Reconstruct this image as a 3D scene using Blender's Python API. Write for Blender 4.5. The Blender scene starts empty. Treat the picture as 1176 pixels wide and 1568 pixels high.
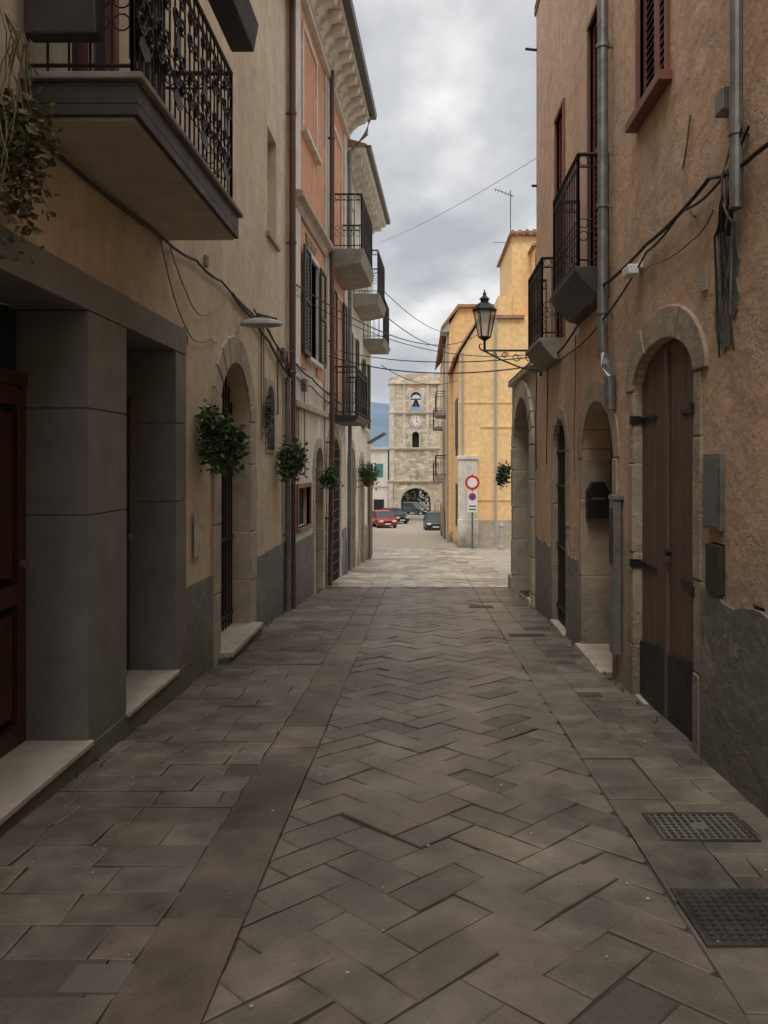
import bpy, bmesh, math, random
from mathutils import Vector
R=random.Random(7)
scene=bpy.context.scene
# ---------------------------------------------------------------- ground profile
PROF=[(-300,2.2),(-40,2.1),(0,0),(30,-1.59),(66,-3.95),(84,-4.5),(110,-4.7),(4000,-4.7)]
def gz(y):
    for (y0,z0),(y1,z1) in zip(PROF,PROF[1:]):
        if y<=y1: return z0+(z1-z0)*(y-y0)/(y1-y0)
    return PROF[-1][1]
# ---------------------------------------------------------------- materials
def newmat(name):
    m=bpy.data.materials.new(name); m.use_nodes=True
    nt=m.node_tree; nt.nodes.clear()
    out=nt.nodes.new('ShaderNodeOutputMaterial'); p=nt.nodes.new('ShaderNodeBsdfPrincipled')
    nt.links.new(p.outputs[0],out.inputs[0]); return m,nt,p
def N(nt,t,**k):
    n=nt.nodes.new(t)
    for a,b in k.items(): setattr(n,a,b)
    return n
def noise(nt,vec,scale,detail=5,rough=.6):
    n=N(nt,'ShaderNodeTexNoise'); n.inputs['Scale'].default_value=scale
    n.inputs['Detail'].default_value=detail; n.inputs['Roughness'].default_value=rough
    nt.links.new(vec,n.inputs['Vector']); return n.outputs['Fac']
def mrange(nt,v,a,b,c=0,d=1):
    n=N(nt,'ShaderNodeMapRange'); nt.links.new(v,n.inputs[0])
    for i,x in enumerate((a,b,c,d)): n.inputs[i+1].default_value=x
    return n.outputs[0]
def mix(nt,f,a,b,mode='MIX'):
    n=N(nt,'ShaderNodeMix'); n.data_type='RGBA'; n.blend_type=mode
    for sock,x in ((n.inputs[0],f),(n.inputs[6],a),(n.inputs[7],b)):
        if hasattr(x,'is_output'): nt.links.new(x,sock)
        elif isinstance(x,(int,float)): sock.default_value=x
        else: sock.default_value=(*x,1)
    return n.outputs[2]
def mathn(nt,op,a,b):
    n=N(nt,'ShaderNodeMath',operation=op)
    for s,x in ((n.inputs[0],a),(n.inputs[1],b)):
        if hasattr(x,'is_output'): nt.links.new(x,s)
        else: s.default_value=x
    return n.outputs[0]
def grey(nt,g):
    cg=N(nt,'ShaderNodeCombineColor')
    for i in range(3): nt.links.new(g,cg.inputs[i])
    return cg.outputs[0]
def mapping(nt,vec,scale=(1,1,1),rot=(0,0,0),loc=(0,0,0)):
    n=N(nt,'ShaderNodeMapping'); n.inputs['Scale'].default_value=scale
    n.inputs['Rotation'].default_value=rot; n.inputs['Location'].default_value=loc
    nt.links.new(vec,n.inputs['Vector']); return n.outputs[0]
def bump(nt,p,h,strength,dist=.01):
    b=N(nt,'ShaderNodeBump'); b.inputs['Strength'].default_value=strength; b.inputs['Distance'].default_value=dist
    nt.links.new(h,b.inputs['Height']); nt.links.new(b.outputs[0],p.inputs['Normal'])
def plaster(name,c1,c2,dirt=(.13,.115,.09),dh=.9,patch=None,pt=.62,bs=.5,streak=.45,rough=.9,bd=.025):
    m,nt,p=newmat(name); tc=N(nt,'ShaderNodeTexCoord').outputs['Object']
    n1=noise(nt,tc,.7,5); n2=noise(nt,tc,5,6,.66); n3=noise(nt,mapping(nt,tc,(3,3,.5)),1.0,5,.65)
    n4=noise(nt,mapping(nt,tc,loc=(5,3,9)),1.6,7,.72)
    col=mix(nt,mrange(nt,n1,.32,.68),c1,c2)
    col=mix(nt,1.0,col,grey(nt,mrange(nt,n2,.25,.75,.76,1.14)),'MULTIPLY')
    col=mix(nt,mrange(nt,n3,.48,.8,0,streak),col,dirt)
    h=n2
    if patch:
        pm=mrange(nt,n4,pt,pt+.03); col=mix(nt,mathn(nt,'MULTIPLY',pm,.75),col,patch)
        h=mathn(nt,'SUBTRACT',n2,mathn(nt,'MULTIPLY',pm,.25))
    sx=N(nt,'ShaderNodeSeparateXYZ'); nt.links.new(tc,sx.inputs[0])
    hz=mathn(nt,'ADD',sx.outputs[2],mathn(nt,'MULTIPLY',sx.outputs[1],.053))
    hz=mathn(nt,'ADD',hz,mathn(nt,'MULTIPLY',mathn(nt,'SUBTRACT',n4,.5),-2.2))
    col=mix(nt,mrange(nt,hz,0,dh,.8,0),col,dirt)
    nt.links.new(col,p.inputs['Base Color']); p.inputs['Roughness'].default_value=rough
    bump(nt,p,mathn(nt,'ADD',h,mathn(nt,'MULTIPLY',n1,2.5)),bs,bd); return m
def stone(name,c1,c2,scale=3,bs=.5,rough=.85,brick=None,dk=.45):
    m,nt,p=newmat(name); tc=N(nt,'ShaderNodeTexCoord').outputs['Object']
    n1=noise(nt,tc,scale,6,.7); n2=noise(nt,tc,scale*9,4); n3=noise(nt,tc,scale*.25,4)
    col=mix(nt,mrange(nt,n1,.3,.7),c1,c2)
    col=mix(nt,mrange(nt,n3,.4,.75,0,dk),col,tuple(x*.45 for x in c1))
    h=mathn(nt,'ADD',n1,mathn(nt,'MULTIPLY',n2,.3))
    if brick:
        sx=N(nt,'ShaderNodeSeparateXYZ'); nt.links.new(tc,sx.inputs[0])
        cb=N(nt,'ShaderNodeCombineXYZ'); nt.links.new(mathn(nt,'ADD',sx.outputs[0],sx.outputs[1]),cb.inputs[0]); nt.links.new(sx.outputs[2],cb.inputs[1])
        ad=N(nt,'ShaderNodeVectorMath',operation='ADD'); nt.links.new(cb.outputs[0],ad.inputs[0])
        nz=N(nt,'ShaderNodeTexNoise'); nz.inputs['Scale'].default_value=1.7; nt.links.new(tc,nz.inputs['Vector'])
        sc=N(nt,'ShaderNodeVectorMath',operation='SCALE'); sc.inputs[3].default_value=.35; nt.links.new(nz.outputs['Color'],sc.inputs[0]); nt.links.new(sc.outputs[0],ad.inputs[1])
        b=N(nt,'ShaderNodeTexBrick'); nt.links.new(ad.outputs[0],b.inputs['Vector'])
        b.inputs['Scale'].default_value=1; b.inputs['Brick Width'].default_value=brick[0]; b.inputs['Row Height'].default_value=brick[1]
        b.inputs['Mortar Size'].default_value=.025; b.inputs['Color1'].default_value=(1.15,1.1,1.02,1); b.inputs['Color2'].default_value=(.55,.52,.47,1); b.inputs['Mortar'].default_value=(.6,.55,.5,1)
        col=mix(nt,.85,col,b.outputs['Color'],'MULTIPLY')
        ns=noise(nt,mapping(nt,tc,(1.2,1.2,.35),loc=(2,0,4)),1.0,7,.7)
        col=mix(nt,mrange(nt,ns,.52,.66,0,.7),col,(.16,.14,.115))
    nt.links.new(col,p.inputs['Base Color']); p.inputs['Roughness'].default_value=rough
    bump(nt,p,h,bs,.015); return m
def wood(name,c1,c2,rough=.65,gr=14):
    m,nt,p=newmat(name); tc=N(nt,'ShaderNodeTexCoord').outputs['Object']
    n1=noise(nt,mapping(nt,tc,(gr,gr,.8)),1.5,6,.7); n2=noise(nt,tc,2.2,4)
    col=mix(nt,mrange(nt,n1,.3,.7),c1,c2); col=mix(nt,mrange(nt,n2,.45,.8,0,.5),col,tuple(x*.4 for x in c1))
    nt.links.new(col,p.inputs['Base Color']); p.inputs['Roughness'].default_value=rough
    bump(nt,p,n1,.35,.006); return m
def simple(name,c,rough=.6,metal=0,var=.3,scale=8):
    m,nt,p=newmat(name); tc=N(nt,'ShaderNodeTexCoord').outputs['Object']
    n=noise(nt,tc,scale,4,.7)
    nt.links.new(mix(nt,mrange(nt,n,.3,.7),tuple(x*(1-var) for x in c),tuple(min(1,x*(1+var)) for x in c)),p.inputs['Base Color'])
    nt.links.new(mrange(nt,n,.3,.7,max(.03,rough-.1),min(1,rough+.1)),p.inputs['Roughness']); p.inputs['Metallic'].default_value=metal
    return m
M={}
M['cream']=plaster('plaster_cream',(.74,.62,.44),(.62,.51,.355),dh=.8,patch=(.60,.53,.43),pt=.63,streak=.3)
M['cream2']=plaster('plaster_pale',(.78,.71,.59),(.66,.58,.47),dh=1.1,patch=(.46,.41,.33),pt=.61,streak=.4)
M['salmon']=plaster('plaster_salmon',(.74,.36,.20),(.64,.32,.19),dh=.4,streak=.25)
M['white']=plaster('plaster_white',(.78,.74,.67),(.67,.62,.54),dh=.9,streak=.35)
M['orange']=plaster('plaster_orange',(.74,.49,.325),(.63,.44,.305),dh=1.5,patch=(.56,.46,.36),pt=.575,bs=.7,dirt=(.20,.165,.13),streak=.38,bd=.032)
M['yellow']=plaster('plaster_yellow',(.93,.65,.33),(.88,.59,.28),dh=.1,patch=(.9,.68,.42),pt=.66,streak=.18,bs=.25)
M['plinth']=plaster('plinth_cement',(.25,.235,.215),(.18,.17,.15),dh=.6,bs=.8,patch=(.36,.30,.23),pt=.56,streak=.35,bd=.03)
M['greyp']=plaster('portal_paint_grey',(.225,.213,.19),(.18,.17,.152),dh=.35,bs=.12,streak=.25,rough=.7)
M['ring']=plaster('arch_ring_plaster',(.47,.385,.285),(.36,.30,.225),dh=1.0,bs=.8,patch=(.52,.37,.25),pt=.55,streak=.4,bd=.03)
M['stone']=stone('limestone_trim',(.54,.46,.35),(.37,.31,.235),4,.7)
M['stoned']=stone('weathered_stone',(.56,.49,.38),(.35,.305,.24),3,.9)
M['marble']=stone('marble_step',(.60,.53,.43),(.44,.38,.31),5,.3,.5)
M['tower']=stone('tower_masonry',(.86,.78,.63),(.52,.46,.37),.9,.8,.9,brick=(.6,.26),dk=.3)
M['twtrim']=stone('tower_trim',(.72,.65,.53),(.50,.44,.36),2,.4)
M['iron']=simple('wrought_iron',(.022,.021,.021),.5,.3)
M['steel']=simple('painted_steel',(.12,.12,.115),.45,.5)
M['zinc']=simple('zinc_pipe',(.22,.22,.215),.42,.5)
M['bpipe']=simple('brown_pipe',(.12,.06,.045),.5,.2)
M['slab']=stone('balcony_stone',(.34,.31,.27),(.20,.185,.16),5,.4)
M['soffit']=plaster('balcony_soffit',(.60,.55,.45),(.50,.45,.36),dh=.05,bs=.15,streak=.1)
M['dsteel']=simple('dark_slab_edge',(.05,.044,.04),.55,.2)
M['cover']=simple('cast_iron_cover',(.075,.068,.058),.5,.4,.35)
M['door']=wood('old_door_wood',(.19,.125,.088),(.105,.07,.048))
M['door2']=wood('dark_door_wood',(.10,.042,.024),(.055,.023,.014),.4)
M['redwood']=wood('shutter_redbrown',(.26,.10,.06),(.18,.065,.04),.5)
M['green']=simple('shutter_green',(.028,.042,.036),.55,0)
M['blueg']=simple('shutter_bluegreen',(.06,.10,.105),.55,0)
M['dark']=simple('dark_interior',(.012,.011,.010),.8,0)
M['pot']=simple('dark_basket',(.085,.05,.035),.85,0,.35,20)
M['roof']=simple('roof_tile',(.34,.21,.14),.9,0,.5,6)
M['gravel']=stone('ground_soil',(.20,.18,.15),(.14,.125,.1),.5,.4)
M['plastic']=simple('grey_plastic',(.38,.38,.36),.45,0,.12)
M['whitem']=simple('white_enamel',(.75,.75,.73),.4,0,.06)
M['red']=simple('red_enamel',(.55,.02,.02),.4,0,.1)
M['blue']=simple('blue_enamel',(.03,.08,.35),.4,0,.1)
M['cable']=simple('cable_rubber',(.02,.019,.018),.6,0)
M['lcable']=simple('grey_cable',(.20,.17,.14),.6,0)
M['carred']=simple('car_paint_red',(.38,.015,.015),.25,.1,.05)
M['cardark']=simple('car_paint_dark',(.03,.045,.05),.25,.3,.05)
M['carsilver']=simple('car_paint_grey',(.12,.14,.15),.25,.4,.05)
M['glass']=simple('dark_glass',(.03,.04,.045),.12,0,.05)
M['tyre']=simple('tyre_rubber',(.02,.02,.02),.8,0)
M['teal']=simple('teal_paint',(.05,.22,.2),.5,0)
M['bronze']=simple('bell_bronze',(.08,.09,.06),.5,.6)
def leafmat(name,a,b):
    m,nt,p=newmat(name); tc=N(nt,'ShaderNodeTexCoord').outputs['Object']
    nt.links.new(mix(nt,mrange(nt,noise(nt,tc,25,3),.35,.65),a,b),p.inputs['Base Color']); p.inputs['Roughness'].default_value=.5
    return m
M['leaf']=leafmat('leaf_green',(.03,.065,.02),(.10,.15,.05))
M['leafd']=leafmat('leaf_shaded',(.025,.035,.02),(.05,.06,.035))  # leaf colour made darker so the tower arch opening reads dark
M['dry']=leafmat('leaf_dry',(.08,.08,.035),(.17,.145,.08))
def glasslamp():
    m=bpy.data.materials.new('lantern_glass'); m.use_nodes=True; nt=m.node_tree; nt.nodes.clear()
    o=nt.nodes.new('ShaderNodeOutputMaterial'); t=nt.nodes.new('ShaderNodeBsdfTransparent'); p=nt.nodes.new('ShaderNodeBsdfPrincipled')
    p.inputs['Base Color'].default_value=(.7,.7,.66,1); p.inputs['Roughness'].default_value=.2
    mx=nt.nodes.new('ShaderNodeMixShader'); mx.inputs[0].default_value=.45
    nt.links.new(t.outputs[0],mx.inputs[1]); nt.links.new(p.outputs[0],mx.inputs[2]); nt.links.new(mx.outputs[0],o.inputs[0]); return m
M['lglass']=glasslamp()
def pavemat():
    m,nt,p=newmat('street_slabs'); tc=N(nt,'ShaderNodeTexCoord').outputs['Object']
    at=N(nt,'ShaderNodeAttribute'); at.attribute_name='tilecol'
    n1=noise(nt,tc,3.0,6,.72); n2=noise(nt,tc,24,6,.78); n3=noise(nt,tc,.75,6,.62); n4=noise(nt,mapping(nt,tc,(1,.5,1),loc=(9,2,0)),1.3,6,.7)
    col=mix(nt,1.0,at.outputs['Color'],grey(nt,mrange(nt,n1,.25,.75,.55,1.38)),'MULTIPLY')
    col=mix(nt,mrange(nt,n2,.5,.70,0,.5),col,(.06,.05,.04))
    col=mix(nt,mrange(nt,n2,.42,.28,0,.4),col,(.25,.215,.17))
    col=mix(nt,1.0,col,grey(nt,mrange(nt,n3,.35,.65,.66,1.25)),'MULTIPLY')
    col=mix(nt,mrange(nt,n4,.58,.66,0,.35),col,(.075,.064,.05))
    nt.links.new(col,p.inputs['Base Color'])
    nt.links.new(mrange(nt,n1,.3,.7,.30,.62),p.inputs['Roughness'])
    bump(nt,p,mathn(nt,'ADD',n1,mathn(nt,'MULTIPLY',n2,.6)),.7,.012); return m
M['pave']=pavemat()
M['grout']=stone('paving_joint',(.065,.056,.044),(.035,.03,.024),5,.5)
def plazamat():
    m,nt,p=newmat('piazza_slabs'); tc=N(nt,'ShaderNodeTexCoord').outputs['Object']
    b=N(nt,'ShaderNodeTexBrick'); nt.links.new(mapping(nt,tc,rot=(0,0,math.radians(45))),b.inputs['Vector'])
    b.inputs['Scale'].default_value=1; b.inputs['Brick Width'].default_value=.6; b.inputs['Row Height'].default_value=.3; b.inputs['Mortar Size'].default_value=.012
    b.inputs['Color1'].default_value=(.47,.41,.33,1); b.inputs['Color2'].default_value=(.37,.32,.26,1); b.inputs['Mortar'].default_value=(.2,.17,.14,1)
    n1=noise(nt,tc,1.2,7,.7)
    col=mix(nt,mrange(nt,n1,.4,.8,0,.6),b.outputs['Color'],(.28,.24,.2))
    nt.links.new(col,p.inputs['Base Color']); p.inputs['Roughness'].default_value=.75
    bump(nt,p,n1,.3,.01); return m
M['plaza']=plazamat()
# ---------------------------------------------------------------- mesh builder
ident=lambda a,o,z:(a,o,z)
class MB:
    def __init__(s,f=ident): s.v=[];s.f=[];s.m=[];s.map=f
    def add(s,vs,fs,m=0):
        b=len(s.v); s.v+= [s.map(*v) for v in vs]; s.f+=[tuple(b+i for i in f) for f in fs]; s.m+=[m]*len(fs)
    def box(s,a0,a1,o0,o1,z0,z1,m=0):
        s.add([(a0,o0,z0),(a1,o0,z0),(a1,o1,z0),(a0,o1,z0),(a0,o0,z1),(a1,o0,z1),(a1,o1,z1),(a0,o1,z1)],
              [(0,3,2,1),(4,5,6,7),(0,1,5,4),(1,2,6,5),(2,3,7,6),(3,0,4,7)],m)
    def prism(s,prof,o0,o1,m=0):
        n=len(prof); s.add([(a,o0,z) for a,z in prof]+[(a,o1,z) for a,z in prof],
              [tuple(range(n)),tuple(range(2*n-1,n-1,-1))]+[(i,(i+1)%n,(i+1)%n+n,i+n) for i in range(n)],m)
    def prismA(s,prof,a0,a1,m=0): # profile in (o,z) extruded along a
        n=len(prof); s.add([(a0,o,z) for o,z in prof]+[(a1,o,z) for o,z in prof],
              [tuple(range(n)),tuple(range(2*n-1,n-1,-1))]+[(i,(i+1)%n,(i+1)%n+n,i+n) for i in range(n)],m)
    def tube(s,pts,r,m=0,n=6,closed=False):
        P=[Vector(s.map(*p)) for p in pts]; rings=[]; k=len(P)
        for i,p in enumerate(P):
            if closed: d=P[(i+1)%k]-P[i-1]
            else: d=P[min(i+1,k-1)]-P[max(i-1,0)]
            if d.length<1e-6: d=Vector((0,0,1))
            d.normalize(); up=Vector((0,0,1)) if abs(d.z)<.9 else Vector((1,0,0))
            x=d.cross(up).normalized(); y=d.cross(x)
            rings.append([p+x*r*math.cos(t*2*math.pi/n)+y*r*math.sin(t*2*math.pi/n) for t in range(n)])
        b=len(s.v)
        for g in rings: s.v+=[tuple(q) for q in g]
        for i in range(k if closed else k-1):
            j=(i+1)%k
            for t in range(n): s.f.append((b+i*n+t,b+i*n+(t+1)%n,b+j*n+(t+1)%n,b+j*n+t)); s.m.append(m)
        if not closed:
            s.f.append(tuple(b+t for t in range(n))); s.f.append(tuple(b+(k-1)*n+t for t in range(n))); s.m+=[m,m]
    def lathe(s,c,prof,m=0,n=14,off=0):
        vs=[(c[0]+r*math.cos(t*2*math.pi/n+off),c[1]+r*math.sin(t*2*math.pi/n+off),c[2]+z) for r,z in prof for t in range(n)]
        fs=[(i*n+t,i*n+(t+1)%n,(i+1)*n+(t+1)%n,(i+1)*n+t) for i in range(len(prof)-1) for t in range(n)]
        fs+=[tuple(range(n)),tuple((len(prof)-1)*n+t for t in range(n))]; s.add(vs,fs,m)
    def disc(s,c,r,o0,o1,m=0,n=24):
        s.prism([(c[0]+r*math.cos(t*2*math.pi/n),c[1]+r*math.sin(t*2*math.pi/n)) for t in range(n)],o0,o1,m)
    def scroll(s,ca,co,cz,r,turns,th,start=0,sgn=1,m=0):
        pts=[]
        for i in range(int(14*turns)+1):
            t=i/14; rr=r*(1-.75*t/turns); an=start+sgn*2*math.pi*t
            pts.append((ca+rr*math.cos(an),co,cz+rr*math.sin(an)))
        s.tube(pts,th,m,5)
    def finish(s,name,mats,parent=None,bevel=0,smooth=False,recalc=True):
        me=bpy.data.meshes.new(name); me.from_pydata(s.v,[],s.f)
        for k in mats: me.materials.append(M[k])
        me.polygons.foreach_set('material_index',s.m)
        if recalc:
            bm=bmesh.new(); bm.from_mesh(me); bmesh.ops.recalc_face_normals(bm,faces=bm.faces); bm.to_mesh(me); bm.free()
        if smooth: me.polygons.foreach_set('use_smooth',[True]*len(me.polygons))
        ob=bpy.data.objects.new(name,me); scene.collection.objects.link(ob)
        if parent: ob.parent=parent
        if bevel:
            b=ob.modifiers.new('bevel','BEVEL'); b.width=bevel; b.segments=2; b.limit_method='ANGLE'
        return ob
def empty(name):
    e=bpy.data.objects.new(name,None); scene.collection.objects.link(e); return e
def archprof(a0,a1,z0,zs,rise,n=16):
    c=(a0+a1)/2; w=(a1-a0)/2
    return [(a0,z0),(a1,z0)]+[(c+w*math.cos(math.pi*i/n),zs+rise*math.sin(math.pi*i/n)) for i in range(n+1)]
def wall(name,f,a0,a1,z0,z1,thick,holes,mat,parent):
    b=MB(f); b.box(a0,a1,-thick,0,z0,z1); ob=b.finish(name,[mat],parent)
    if holes:
        c=MB(f)
        for h in holes:
            if h[0]=='r': c.box(h[1],h[2],-h[5],.2,h[3],h[4])
            else: c.prism(archprof(*h[1:6]),-h[6],.2)
        co=c.finish('cut',[mat])
        md=ob.modifiers.new('b','BOOLEAN'); md.object=co; md.solver='EXACT'; md.operation='DIFFERENCE'
        dg=bpy.context.evaluated_depsgraph_get(); me=bpy.data.meshes.new_from_object(ob.evaluated_get(dg))
        ob.modifiers.clear(); ob.data=me; bpy.data.objects.remove(co)
    return ob
def surround(b,a0,a1,z0,zs,rise,w,out,rnd=.006,nseg=11,hb=.42,m=0,inn=-.25,jw=None,g=.004):
    jw=w if jw is None else jw
    for side in (0,1):
        z=z0
        while z<zs-.02:
            h=min(hb*R.uniform(.8,1.25),zs-z)
            if zs-(z+h)<.15: h=zs-z
            e=R.uniform(-.02,.03); o=out+R.uniform(-rnd,rnd)
            if side: b.box(a1-.004,a1+jw+e,inn,o,z+g,z+h-g,m)
            else: b.box(a0-jw-e,a0+.004,inn,o,z+g,z+h-g,m)
            z+=h
    c=(a0+a1)/2; hw=(a1-a0)/2
    for i in range(nseg):
        e=.03 if g>.003 else .012
        t0=math.pi*(i+e)/nseg; t1=math.pi*(i+1-e)/nseg; pr=[]
        k=3 if nseg>6 else 6
        for j in range(k+1):
            t=t0+(t1-t0)*j/k; pr.append((c+hw*math.cos(t),zs+rise*math.sin(t)))
        for j in range(k,-1,-1):
            t=t0+(t1-t0)*j/k; pr.append((c+(hw+w)*math.cos(t),zs+(rise+w)*math.sin(t)))
        b.prism(pr,inn,out+R.uniform(-rnd,rnd),m)
def ragged(b,a0,a1,o0,o1,z0,z1,m=0,amp=.05,st=.12):
    pr=[(a0,z0),(a1,z0)]; a=a1; z=z1
    while a>a0:
        z=z1+ (z-z1)*.6+R.uniform(-amp,amp)*.6; pr.append((a,z)); a-=st*R.uniform(.4,1.5)
    pr.append((a0,z1)); b.prism(pr,o0,o1,m)
def shutter(b,a0,a1,z0,z1,o,m=0,th=.035,pitch=.06):
    fr=.06
    b.box(a0,a0+fr,o,o+th,z0,z1,m); b.box(a1-fr,a1,o,o+th,z0,z1,m)
    zm=(z0+z1)/2
    for z in (z0,zm-fr/2,z1-fr): b.box(a0+fr,a1-fr,o+.001,o+th-.001,z,z+fr,m)
    for lo,hi in ((z0+fr,zm-fr/2),(zm+fr/2,z1-fr)):
        n=int((hi-lo)/pitch)
        for i in range(n):
            z=lo+(i+.1)*(hi-lo)/n
            b.add([(a0+fr,o+.004,z+.045),(a1-fr,o+.004,z+.045),(a1-fr,o+th-.004,z),(a0+fr,o+th-.004,z),(a0+fr,o+.004,z+.053),(a1-fr,o+.004,z+.053),(a1-fr,o+th-.004,z+.008),(a0+fr,o+th-.004,z+.008)],
              [(0,3,2,1),(4,5,6,7),(0,1,5,4),(1,2,6,5),(2,3,7,6),(3,0,4,7)],m)
def shutwin(par,f,a0,a1,z0,z1,key,frame='stone',o=.0,openw=0,sill=True,fw=.09):
    b=MB(f)
    b.box(a0-fw,a0,-.1,o+.03,z0,z1,1); b.box(a1,a1+fw,-.1,o+.03,z0,z1,1); b.box(a0-fw,a1+fw,-.1,o+.035,z1,z1+fw,1)
    if sill: b.box(a0-fw-.05,a1+fw+.05,-.1,o+.10,z0-.07,z0,1)
    am=(a0+a1)/2
    if openw:
        shutter(b,a0-openw,a0-.01,z0,z1,o+.05,0); shutter(b,a1+.01,a1+openw,z0,z1,o+.05,0)
        b.box(a0,a1,-.2,-.18,z0,z1,2)
        for a in (a0,am-.03,a1-.06): b.box(a,a+.06,-.18,-.13,z0,z1,3)
        b.box(a0+.06,am-.03,-.179,-.14,(z0+z1)/2,(z0+z1)/2+.05,3); b.box(am+.03,a1-.06,-.179,-.14,(z0+z1)/2,(z0+z1)/2+.05,3)
    else:
        shutter(b,a0,am-.004,z0,z1,-.06,0); shutter(b,am+.004,a1,z0,z1,-.06,0); b.box(a0,a1,-.1,-.075,z0,z1,2)
    b.finish('shuttered_window',[key,frame,'dark','redwood'],par)
def railing(b,a0,a1,o1,z0,h,sp=.11,m=0,rings=True,o0=0,r=.007):
    zt=z0+h
    def side(p,q):
        L=math.hypot(q[0]-p[0],q[1]-p[1]); n=max(2,int(L/sp))
        b.tube([(p[0],p[1],zt),(q[0],q[1],zt)],.018,m,6); b.tube([(p[0],p[1],z0+.07),(q[0],q[1],z0+.07)],.011,m,5)
        b.tube([(p[0],p[1],zt-.12),(q[0],q[1],zt-.12)],.009,m,5)
        for i in range(n+1):
            t=i/n; a=p[0]+(q[0]-p[0])*t; o=p[1]+(q[1]-p[1])*t
            b.tube([(a,o,z0),(a,o,zt)],r if 0<i<n else .014,m,5)
            if rings and i<n:
                t2=(i+.5)/n; a=p[0]+(q[0]-p[0])*t2; o=p[1]+(q[1]-p[1])*t2; dx=(q[0]-p[0])/L; do=(q[1]-p[1])/L
                for zc,rr in ((zt-.06,.05),(z0+.3,.045),(z0+.42,.045)):
                    rr=min(rr,L/n*.48)
                    b.tube([(a+dx*rr*math.cos(u*math.pi/5),o+do*rr*math.cos(u*math.pi/5),zc+rr*math.sin(u*math.pi/5)) for u in range(10)],.005,m,4,True)
    side((a0,o0),(a0,o1)); side((a0,o1),(a1,o1)); side((a1,o1),(a1,o0))
def balcony(par,f,a0,a1,dep,zb,zt,h,key='slab',taper=0,**k):
    b=MB(f)
    b.prismA([(-.1,zb-taper),(dep*.35,zb-taper*.8),(dep-.06,zb),(dep-.03,zb+(zt-zb)*.5),(dep,zt-.05),(dep,zt),(-.1,zt)],a0,a1)
    b.finish('balcony_slab',[key],par,bevel=.008)
    b=MB(f); railing(b,a0+.04,a1-.04,dep-.05,zt,h,**k); b.finish('balcony_railing',['iron'],par)
def leaves(b,c,r,n,m=0,sz=.05,squash=(1,1,1),hang=0):
    cl=[(R.gauss(0,.45),R.gauss(0,.45),R.gauss(0,.4)) for _ in range(9)]
    for i in range(n):
        k=R.choice(cl); p=[c[j]+r*squash[j]*(k[j]+R.gauss(0,.25)) for j in range(3)]
        if hang: p[2]-=abs(R.gauss(0,hang))
        d=Vector((R.uniform(-1,1),R.uniform(-1,1),R.uniform(-.7,.5))).normalized()
        sd=d.cross(Vector((R.uniform(-1,1),R.uniform(-1,1),R.uniform(-1,1)))).normalized()
        s=sz*R.uniform(.6,1.3); P=Vector(p); up=d.cross(sd)*s*.12
        b.add([tuple(P),tuple(P+d*s*.5+sd*s*.3+up),tuple(P+d*s),tuple(P+d*s*.5-sd*s*.3+up)],[(0,1,2),(0,2,3)],m)
def pipe(par,f,pts,r,key,name='downpipe',clamps=None,n=12):
    b=MB(f); b.tube(pts,r,0,n)
    if clamps:
        for z in clamps: b.tube([(pts[0][0],pts[0][1],z),(pts[0][0],pts[0][1],z+.04)],r*1.22,0,n); b.box(pts[0][0]-.012,pts[0][0]+.012,-.01,pts[0][1],z+.005,z+.035)
    return b.finish(name,[key],par,smooth=False)
def sag(p,q,s,n=18):
    return [(p[0]+(q[0]-p[0])*t,p[1]+(q[1]-p[1])*t,p[2]+(q[2]-p[2])*t-4*s*t*(1-t)) for t in [i/n for i in range(n+1)]]
# ---------------------------------------------------------------- ground & paving
g=MB()
ys=[p[0] for p in PROF]; xs=[-2500,-40,40,2500]
vs=[(x,y,gz(y)-.035) for y in ys for x in xs]
g.add(vs,[(j*4+i,j*4+i+1,(j+1)*4+i+1,(j+1)*4+i) for j in range(len(ys)-1) for i in range(3)])
g.finish('ground',['gravel'])
YE=29.6
g=MB(); yy=[-12,0,15.45]
g.add([(x,y,gz(y)-.011) for y in yy for x in (-2.6,2.4)],[(0,1,3,2),(2,3,5,4)]); g.finish('paving_bed',['grout'])
g=MB(); yy=[15.45,30,66,84,100]
g.add([(x,y,gz(y)-.012) for y in yy for x in (-14,14)],[(2*i,2*i+1,2*i+3,2*i+2) for i in range(4)]); g.finish('piazza_paving',['plaza'])
def clip(poly,px,py,nx,ny):
    out=[]
    for i in range(len(poly)):
        a=poly[i];b=poly[(i+1)%len(poly)]
        da=(a[0]-px)*nx+(a[1]-py)*ny; db=(b[0]-px)*nx+(b[1]-py)*ny
        if da>=0: out.append(a)
        if (da>=0)!=(db>=0):
            t=da/(da-db); out.append((a[0]+(b[0]-a[0])*t,a[1]+(b[1]-a[1])*t))
    return out
def area(p): return sum(p[i][0]*p[(i+1)%len(p)][1]-p[(i+1)%len(p)][0]*p[i][1] for i in range(len(p)))/2
def offset(poly,d):
    res=poly
    for i in range(len(poly)):
        a=poly[i];b=poly[(i+1)%len(poly)]; L=math.hypot(b[0]-a[0],b[1]-a[1])
        if L<1e-5: continue
        nx=-(b[1]-a[1])/L; ny=(b[0]-a[0])/L
        res=clip(res,a[0]+nx*d,a[1]+ny*d,nx,ny)
        if len(res)<3: return []
    return res
tv=[];tf=[];tcol=[]
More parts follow.
